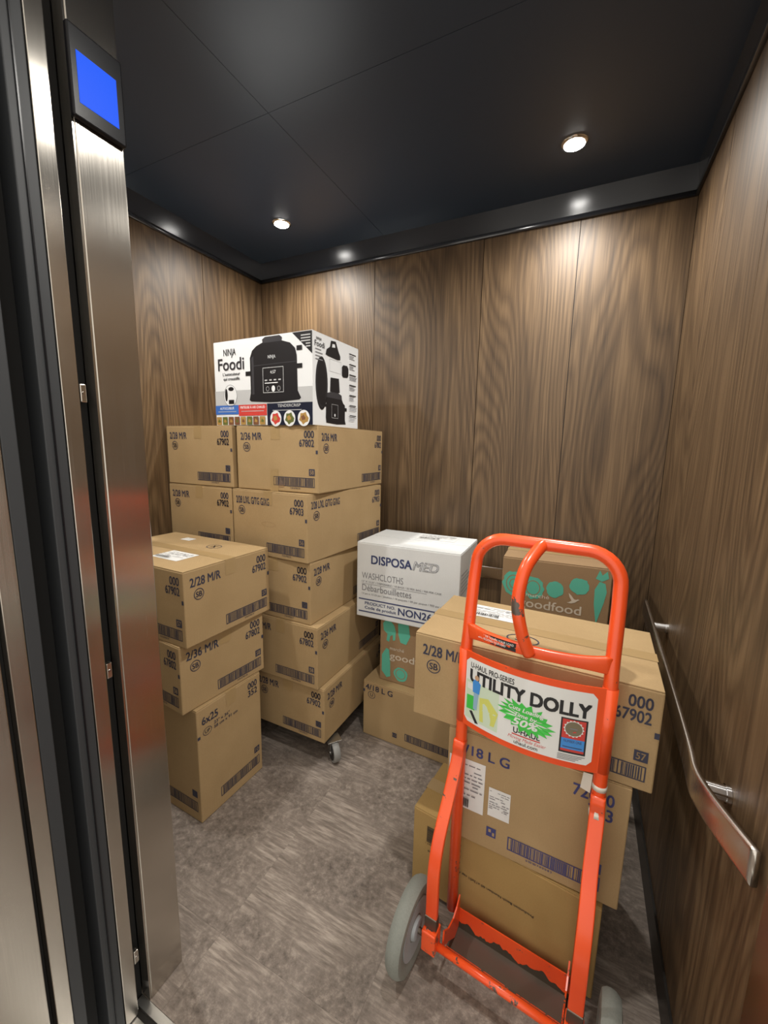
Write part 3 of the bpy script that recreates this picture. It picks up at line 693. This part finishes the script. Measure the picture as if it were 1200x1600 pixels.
shape(fr, t, [(.012, .135), (.035, .175), (.050, .17), (.058, .10), (.06, .03), (.04, .02), (.012, .05)])
blob(fr, t, .115, .055, .037, 5, 1.0, (.72,)); blob(fr, t, .33, .26, .043, 6); blob(fr, t, .33, .07, .042, 7)
P = Print(fr); P.text('goodfood', .055, .125, .034, 'ink_cream', w=.25, bold=.012); P.text('marché', .055, .172, .016, 'ink_cream', w=.075); bird(P, .245, .185, .045); P.build('logo_lettering', t)
q = (-0.952, 1.662, 1.5, .507, .337, .374, .626)
t = carton('washcloth_carton', 'white carton of disposable washcloths on the grocery carton by the back wall', q, 'card_white', seam='x', tape=None, flap_gap=.006); w, d, h = q[3:6]; fr = face('F', w, d, h)
P = Print(fr); y = h - .100; P.text('DISPOSA', .078, y, .040, 'ink_navy', w=.205, bold=.03); P.rect(.0885, y + .013, .1005, y + .026, 'card_white'); P.build('brand_lettering', t)
P = Print(fr); P.text('MED', .288, y, .040, 'ink_navy', w=.122, bold=.030, shear=.25); P.text('MED', .288, y, .040, 'card_white', w=.122, bold=.006, shear=.25); P.build('outlined_lettering', t)
P = Print(fr); P.text('WASHCLOTHS', .028, h - .178, .031, 'ink_grey', w=.215, bold=-.002); P.text('12" X 13.25" / DISPOSABLE / 18 BAGS / 50 PER BAG / 900 PER CASE', .028, h - .197, .0085, 'ink_grey', w=.40); P.rect(.028, h - .204, .36, h - .2025, 'ink_grey')
P.text('Débarbouillettes', .030, h - .238, .031, 'ink_grey', w=.255, bold=.002); P.text('13 po x 13.25 po / Jetables / 18 paquets / 50 par paquet / 900 par caisse', .030, h - .257, .0085, 'ink_grey', w=.43); P.build('contents_lettering', t)
P = Print(fr); P.rect(.012, .089, .495, .095, 'ink_navy'); P.rect(.012, .026, .495, .032, 'ink_navy'); P.build('blue_rules', t)
P = Print(fr); P.text('PRODUCT NO.', .046, .066, .014, 'ink_navy', w=.160, bold=.025); P.text('Code de produit', .046, .044, .014, 'ink_navy', w=.165, bold=.022); P.text('NON260', .222, .044, .034, 'ink_navy', w=.190, bold=.022); P.build('product_lettering', t)
fr = face('R', w, d, h); P = Print(fr)
for i in range(6): P.rect(.02, .27 - i * .018, .14 + .03 * (i % 3), .273 - i * .018, 'ink_grey')
P.build('side_lettering', t)
fr = face('T', w, d, h); sheet(t, fr, .22, .205, .42, .315, seed=8)

# --- right stack on the hand truck
GR = 'cartons loaded on the hand truck'
R1 = (-0.403, 1.091, -6.7, .543, .225, .289, .012)
t = carton('carton', 'plain golden brown carton at the bottom of the load on the hand truck', R1, 'card_dark', GR, seam='x'); w, d, h = R1[3:6]; fr = face('F', w, d, h)
P = Print(fr)
rn = random.Random(3); y = h - .045
while y > h - .100: k = rn.choice((.0012, .0022, .003)); P.rect(.050, y - k, .077, y, 'ink_black'); y -= k + rn.choice((.0012, .002))
P.text('1 2 PK 1', .047, h - .110, .006, 'ink_black'); P.text('80000', .056, h - .135, .006, 'ink_black'); P.build('barcode', t)
P = Print(fr)
for i in range(5): P.rect(.135, h - .05 - i * .020, .165, h - .045 - i * .020, 'ink_black')
P.build('stamped_marks', t)
P = Print(fr); P.text('Production Batch Number: 60 x12x01 cap A', .385, .150, .008, 'ink_black', w=.225, rot=math.radians(180)); P.build('batch_lettering', t)
q = R2 = (-0.290, 1.055, -2.0, .460, .36, .352, .302)
t = carton('carton', 'carton with blue print and two white labels, middle of the hand truck load', q, 'card', GR, seam='x'); w, d, h = q[3:6]; fr = face('F', w, d, h)
P = Print(fr); P.text('4/18 L G', .030, h - .070, .029, 'ink_blue', w=.145, bold=.02); P.build('title_lettering', t)
P = Print(fr); P.text('72000', w - .034, h - .070, .032, 'ink_blue', w=.092, bold=.022, align='R'); P.text('733', w - .034, h - .112, .032, 'ink_blue', w=.054, bold=.022, align='R'); P.build('code_lettering', t)
P = Print(fr); P.rect(w - .080, .083, w - .045, .113, 'ink_blue'); P.text('55', w - .0625, .090, .017, 'card', align='C'); P.build('size_mark', t)
P = Print(fr); P.barcode(.185, .032, w - .045, .074, 'ink_blue', 21); P.text('0 00 00 7 0 0 0 8 3', .27, .022, .006, 'ink_blue', align='C'); P.build('barcode', t)
P = Print(fr); P.rect(.125, .048, .152, .078, 'ink_blue'); P.rect(.131, .062, .138, .072, 'card'); P.rect(.142, .053, .148, .064, 'card'); P.build('blue_stamp', t)
sheet(t, fr, .006, .105, .112, .265, seed=11); sheet(t, fr, .125, .115, .185, .205, 'small_label', 14, False)
q = (-0.405, 1.057, -1.8, .613, .350, .262, .6545)
t = carton('carton', 'long carton marked 2/28 M/R, topmost of the load on the hand truck', q, 'card', GR, seam='x', flap_gap=.004); case_print(t, 'F', q, '2/28 M/R', '67902', '57', seed=71, tw=.125)
fr = face('T', *q[3:6]); sheet(t, fr, .100, .205, .255, .300, seed=17)
P = Print(fr, lift=.001); P.ring(.285, .105, .045, .030, .004, 'ink'); P.text('SB', .285, .095, .020, 'ink', align='C', w=.04); P.build('round_mark', t)
# cartons behind the load, carrying the grocery carton
for z, lb in ((0.0, 'plain carton on the floor hidden behind the hand truck load'), (.339, 'plain carton under the marché grocery carton, hidden behind the hand truck load')):
    carton('carton', lb, (-.285, 1.70, 0, .42, .37, .338, z), 'card', seam='x')
q = (-0.275, 1.715, 2.0, .406, .310, .330, .678)
t = carton('grocery_carton', 'brown grocery carton with teal vegetable print seen through the hand truck handle', q, 'card_brown', seam='x', flap_gap=.004); w, d, h = q[3:6]; fr = face('F', w, d, h)
blob(fr, t, .12 * w, .66 * h, .046, 1, 1.2, (.68, .38)); blob(fr, t, .31 * w, .64 * h, .042, 2, 1.15, (.66,)); blob(fr, t, .515 * w, .66 * h, .033, 3, 1.05); blob(fr, t, .73 * w, .74 * h, .036, 4, .95)
shape(fr, t, [(.365, .275), (.385, .268), (.392, .235), (.385, .19), (.365, .10), (.352, .18), (.350, .24)]); shape(fr, t, [(.350, .285), (.372, .275), (.395, .29), (.388, .318), (.372, .30), (.362, .32)])
P = Print(fr); P.text('marché', .100, .172, .015, 'ink_cream', w=.090); P.text('goodfood', .075, .126, .036, 'ink_cream', w=.235, bold=.014); bird(P, .255, .170, .042); P.build('logo_lettering', t)
fr = face('T', w, d, h); sheet(t, fr, .15, .20, .31, .32, seed=23)

# ------------------------------------------------------------------ hand truck
def hand_truck():
    t = thing('hand_truck', 'scuffed orange hand truck with white utility dolly sign, loaded with cartons', 'hand truck', (-0.0757, 1.018, 0.0), math.radians(-5))
    HW = .173
    # bent tube hoop
    left = [(-HW, 0, .070), (-HW, 0, .5), (-HW, 0, .90), (-HW + .002, .010, .98), (-.171, .030, 1.10)]
    arc = []
    R = .072; zt = 1.218; xt = .170
    for i in range(9):
        a = math.pi - i * math.pi / 16; arc.append((-xt + R + R * math.cos(a), .040 + .006 * i / 8, zt - R + R * math.sin(a)))
    right = [(-x, y, z) for x, y, z in reversed(left + arc)]
    sweep('hoop_tube', left + arc + right, .0158, 'orange', t, n=18)
    # middle grip
    sweep('grip_tube', catmull([(-.002, .046, 1.218), (-.012, .022, 1.208), (-.030, -.030, 1.165), (-.036, -.050, 1.09), (-.022, -.050, 1.02), (-.003, -.036, .962)], 6), .0150, 'orange', t, n=16)
    # bowed cross bar
    bow = lambda s, a: -a * (1 - s * s)
    path = [(HW * s, bow(s, .034) + .004, .968) for s in [-1 + i / 10 for i in range(21)]]
    cb = sweep('cross_bar', path, [(.013 + .010 * abs(-1 + i / 10) ** 4, .008) for i in range(21)], 'orange', t, n=16, ref=(0, 0, 1))
    P = Print(((-.150, -.0075, .962), (1, 0, 0), (0, 0, 1)), lift=.0005, warp=lambda p: Vector((p.x, p.y + bow(p.x / HW, .034) + .004, p.z)))
    P.rect(0, -.004, .115, .018, 'ink_black')
    for i in range(2): P.text('ALWAYS TIE DOWN YOUR LOAD', .004, .0085 - i * .008, .0055, 'paper', w=.105 - .02 * i, bold=.02)
    P.build('warning_sticker', cb)
    # sign panel: bowed sheet with wrapped edges
    z0, z1 = .702, .918; n = 24; vs = []; fs = []
    def py(x): return bow(max(-1, min(1, x / HW)), .034) - .010
    for i in range(n + 1):
        x = -HW - .005 + (2 * HW + .010) * i / n
        y = py(x)
        for z in (z0, z1):
            vs += [(x, y - .0018, z), (x, y + .0018, z)]
    for i in range(n):
        a = i * 4; b = a + 4
        fs += [[a, b, b + 2, a + 2], [a + 1, a + 3, b + 3, b + 1], [a, a + 1, b + 1, b], [a + 2, b + 2, b + 3, a + 3]]
    fs += [[0, 2, 3, 1], [n * 4, n * 4 + 1, n * 4 + 3, n * 4 + 2]]
    pn = raw('sign_panel', vs, fs, 'orange', t, smooth=False)
    for s in (-1, 1): sweep('panel_sleeve', [(s * HW, 0, z0 + .002), (s * HW, 0, z1 - .002)], .0168, 'orange', t, n=16)
    # sticker
    u0, W_, v0, H_ = -.163, .314, z0 + .016, .184
    fr = ((u0, -.0018, v0), (1, 0, 0), (0, 0, 1))
    warp = lambda p: Vector((p.x, p.y + py(p.x), p.z))
    P = Print(fr, lift=.0006, warp=warp); m = 30; pts = []
    rc = .012
    for k in range(2):
        for i in range(m + 1):
            u = W_ * i / m; e = min(u, W_ - u); c = rc - math.sqrt(max(rc * rc - (rc - e) ** 2, 0)) if e < rc else 0
            pts.append((u, c if k == 0 else H_ - c))
    P.add(pts, [[i, i + 1, m + 2 + i, m + 1 + i] for i in range(m)], 'paper')
    P.build('sign_sticker', pn)
    def U(a): return a * W_
    def Vv(b): return b * H_
    P = Print(fr, lift=.0010, warp=warp)
    P.text('U-HAUL PRO-SERIES', U(.045), Vv(.865), .0145, 'ink_black', w=U(.375), bold=.02)
    P.text('UTILITY DOLLY', U(.045), Vv(.655), .033, 'ink_black', w=U(.92), bold=.05); P.build('title_lettering', pn)
    P = Print(fr, lift=.0007, warp=warp)
    def S(pts): return [(U(a), Vv(b)) for a, b in pts]
    P.rect(U(.01), Vv(.06), U(.31), Vv(.66), 'p_pale'); P.rect(U(.02), Vv(.52), U(.12), Vv(.62), 'paper')
    P.poly(S([(.02, .20), (.10, .22), (.10, .44), (.02, .42)]), 'p_green'); P.poly(S([(.15, .10), (.28, .12), (.31, .34), (.22, .50), (.14, .46)]), 'p_yellow')
    P.poly(S([(.17, .28), (.29, .30), (.29, .315), (.17, .295)]), 'p_pale'); P.poly(S([(.05, .18), (.075, .20), (.14, .04), (.11, .03)]), 'ink_black')
    P.poly(S([(.085, .24), (.12, .24), (.13, .52), (.085, .52)]), 'p_jean'); P.poly(S([(.075, .50), (.135, .50), (.145, .66), (.12, .70), (.085, .70), (.07, .66)]), 'p_sky'); P.disc(U(.107), Vv(.735), .0062, .0075, 'p_skin', 14)
    P.build('worker_picture', pn)
    P = Print(fr, lift=.0016, warp=warp); nn = 36; rn = random.Random(9); pts = []
    for i in range(nn):
        a = 2 * math.pi * i / nn; k = 1.0 if i % 2 == 0 else .72; k *= rn.uniform(.92, 1.08)
        pts.append((U(.525 + .225 * k * math.cos(a)), Vv(.435 + .225 * k * math.sin(a) - .06 * math.cos(a))))
    P.add([(U(.525), Vv(.435))] + pts, [[0, 1 + i, 1 + (i + 1) % nn] for i in range(nn)], 'p_green')
    P.text('Cuts Loading', U(.525), Vv(.520), .0105, 'paper', w=U(.27), bold=.03, align='C', shear=.25, rot=-.03); P.text('Time by', U(.525), Vv(.435), .0105, 'paper', w=U(.17), bold=.03, align='C', shear=.25, rot=-.03); P.text('50%', U(.525), Vv(.310), .0185, 'paper', w=U(.20), bold=.04, align='C', shear=.25, rot=-.03)
    P.build('green_burst', pn)
    P = Print(fr, lift=.0010, warp=warp); P.text('U-HAUL', U(.44), Vv(.185), .0145, 'ink_black', w=U(.20), bold=.03); P.rect(U(.43), Vv(.155), U(.645), Vv(.172), 'p_red')
    P.text('Moving Made Easier', U(.40), Vv(.095), .0085, 'p_red', w=U(.29), shear=.35, bold=-.003); P.text('uhaul.com', U(.45), Vv(.030), .0095, 'ink_black', w=U(.18), bold=.01); P.build('maker_lettering', pn)
    P = Print(fr, lift=.0010, warp=warp); P.rect(U(.775), Vv(.125), U(.955), Vv(.615), 'ink_black'); P.rect(U(.787), Vv(.15), U(.943), Vv(.598), 'p_red')
    P.disc(U(.865), Vv(.475), U(.070), U(.070), 'paper', 32, .14); P.disc(U(.865), Vv(.475), U(.058), U(.058), 'p_olive', 24); P.rect(U(.84), Vv(.468), U(.89), Vv(.482), 'ink_grey')
    P.rect(U(.787), Vv(.185), U(.943), Vv(.335), 'p_sky'); P.text('NUMBER ONE', U(.865), Vv(.28), .0065, 'ink_navy', w=U(.12), align='C'); P.rect(U(.80), Vv(.21), U(.93), Vv(.222), 'ink_navy')
    for i in range(4): P.rect(U(.77), Vv(.095 - i * .022), U(.955 - .02 * i), Vv(.103 - i * .022), 'ink_grey')
    P.build('award_emblem', pn)
    # flattened side bars that carry the wheels
    for s, X in ((-1, -.181), (1, .176)):
        pts = catmull([(s * HW, -.004, .640), (s * HW * 1.01, -.020, .585), (X - s * .002, -.062, .495), (X, -.112, .415), (X, -.138, .335), (X, -.140, .22), (X, -.140, .110)], 6)
        sweep('side_bar', pts, [(.0165, .0160 if i < 4 else .0075) for i in range(len(pts))], 'orange', t, n=18, ref=(1, 0, 0))
        bx('axle_bracket', X - .020, X + .020, -.162, -.120, .094, .158, 'orange', t, bev=.003)
        bx('worn_band', X - .0176, X + .0176, -.1500, -.1300, .161, .196, 'worn', t, bev=.002)
        g = [(-.125, .096), (-.120, .142), (-.085, .108), (-.045, .095), (-.018, .105), (.004, .125), (.008, .012), (-.030, .010), (-.080, .060)]
        prism('gusset', g, 'x', s * .152 - .002, s * .152 + .002, 'orange', t)
        sweep('axle_stub', [(s * .190, -.138, .116), (s * .276, -.138, .116)], .008, 'worn', t, n=14)
        lathe('axle_cap', [(.011, 0.0), (.011, .006)], 'x', (s * .274 - (.006 if s < 0 else 0), -.138, .116), 'zinc', t, n=16)
        w = lathe('wheel', [(.030, -.016), (.062, -.013), (.082, -.018), (.094, -.0225), (.108, -.020), (.1145, -.010), (.116, 0), (.1145, .010), (.108, .020), (.094, .0225), (.082, .018), (.062, .013), (.030, .016)], 'x', (0, 0, 0), 'tire', t, n=48)
        w.location = (s * .245, -.138, .116)
        lathe('wheel_hub', [(.020, -.026), (.026, -.024), (.030, -.0155), (.075, -.0185), (.075, .0185), (.030, .0155), (.026, .024), (.020, .026)], 'x', (0, 0, 0), 'hub', w, n=36)
    sweep('lower_tube', [(-.178, -.138, .104), (.178, -.138, .104)], .0100, 'orange', t, n=14)
    # toe plate: bent sheet with a worn lower lip
    prof = [(-.060, .0045), (-.060, .0075), (.004, .0085), (.007, .072), (.010, .072), (.0105, .0085), (.240, .0045), (.240, .0010), (-.030, .0015)]
    toe = prism('toe_plate', prof, 'x', -.165, .165, 'orange', t)
    rn = random.Random(12); pts = []
    for i in range(61):
        pts.append((-.164 + .328 * i / 60, .026 + .007 * math.sin(i * .31) + .004 * math.sin(i * .83 + 1) + rn.uniform(-.0025, .0035)))
    vs = [(x, .0035 + (z - .0085) * .047, z) for x, z in pts] + [(x, .0033, .0088) for x, z in pts]
    raw('worn_lip', vs, [[i, i + 1, 62 + i, 61 + i] for i in range(60)], 'worn', toe)
    raw('worn_sheet', [(-.164, -.0595, .0079), (.164, -.0595, .0079), (.164, .0036, .0090), (-.164, .0036, .0090)], [[0, 1, 2, 3]], 'worn', toe)
    # scraps of clear tape left on the right tube
    sweep('tape_scrap', [(HW, 0, .668), (HW, 0, .655)], .0168, 'film', t, n=14)
    sweep('tape_scrap', [(HW, -.004, .600), (HW + .001, -.010, .585)], .0180, 'film', t, n=14)
    raw('tape_scrap', [(HW - .016, -.006, .688), (HW - .036, -.004, .684), (HW - .040, -.003, .640), (HW - .018, -.005, .636)], [[0, 1, 2, 3]], 'film', t)
    return t
hand_truck()
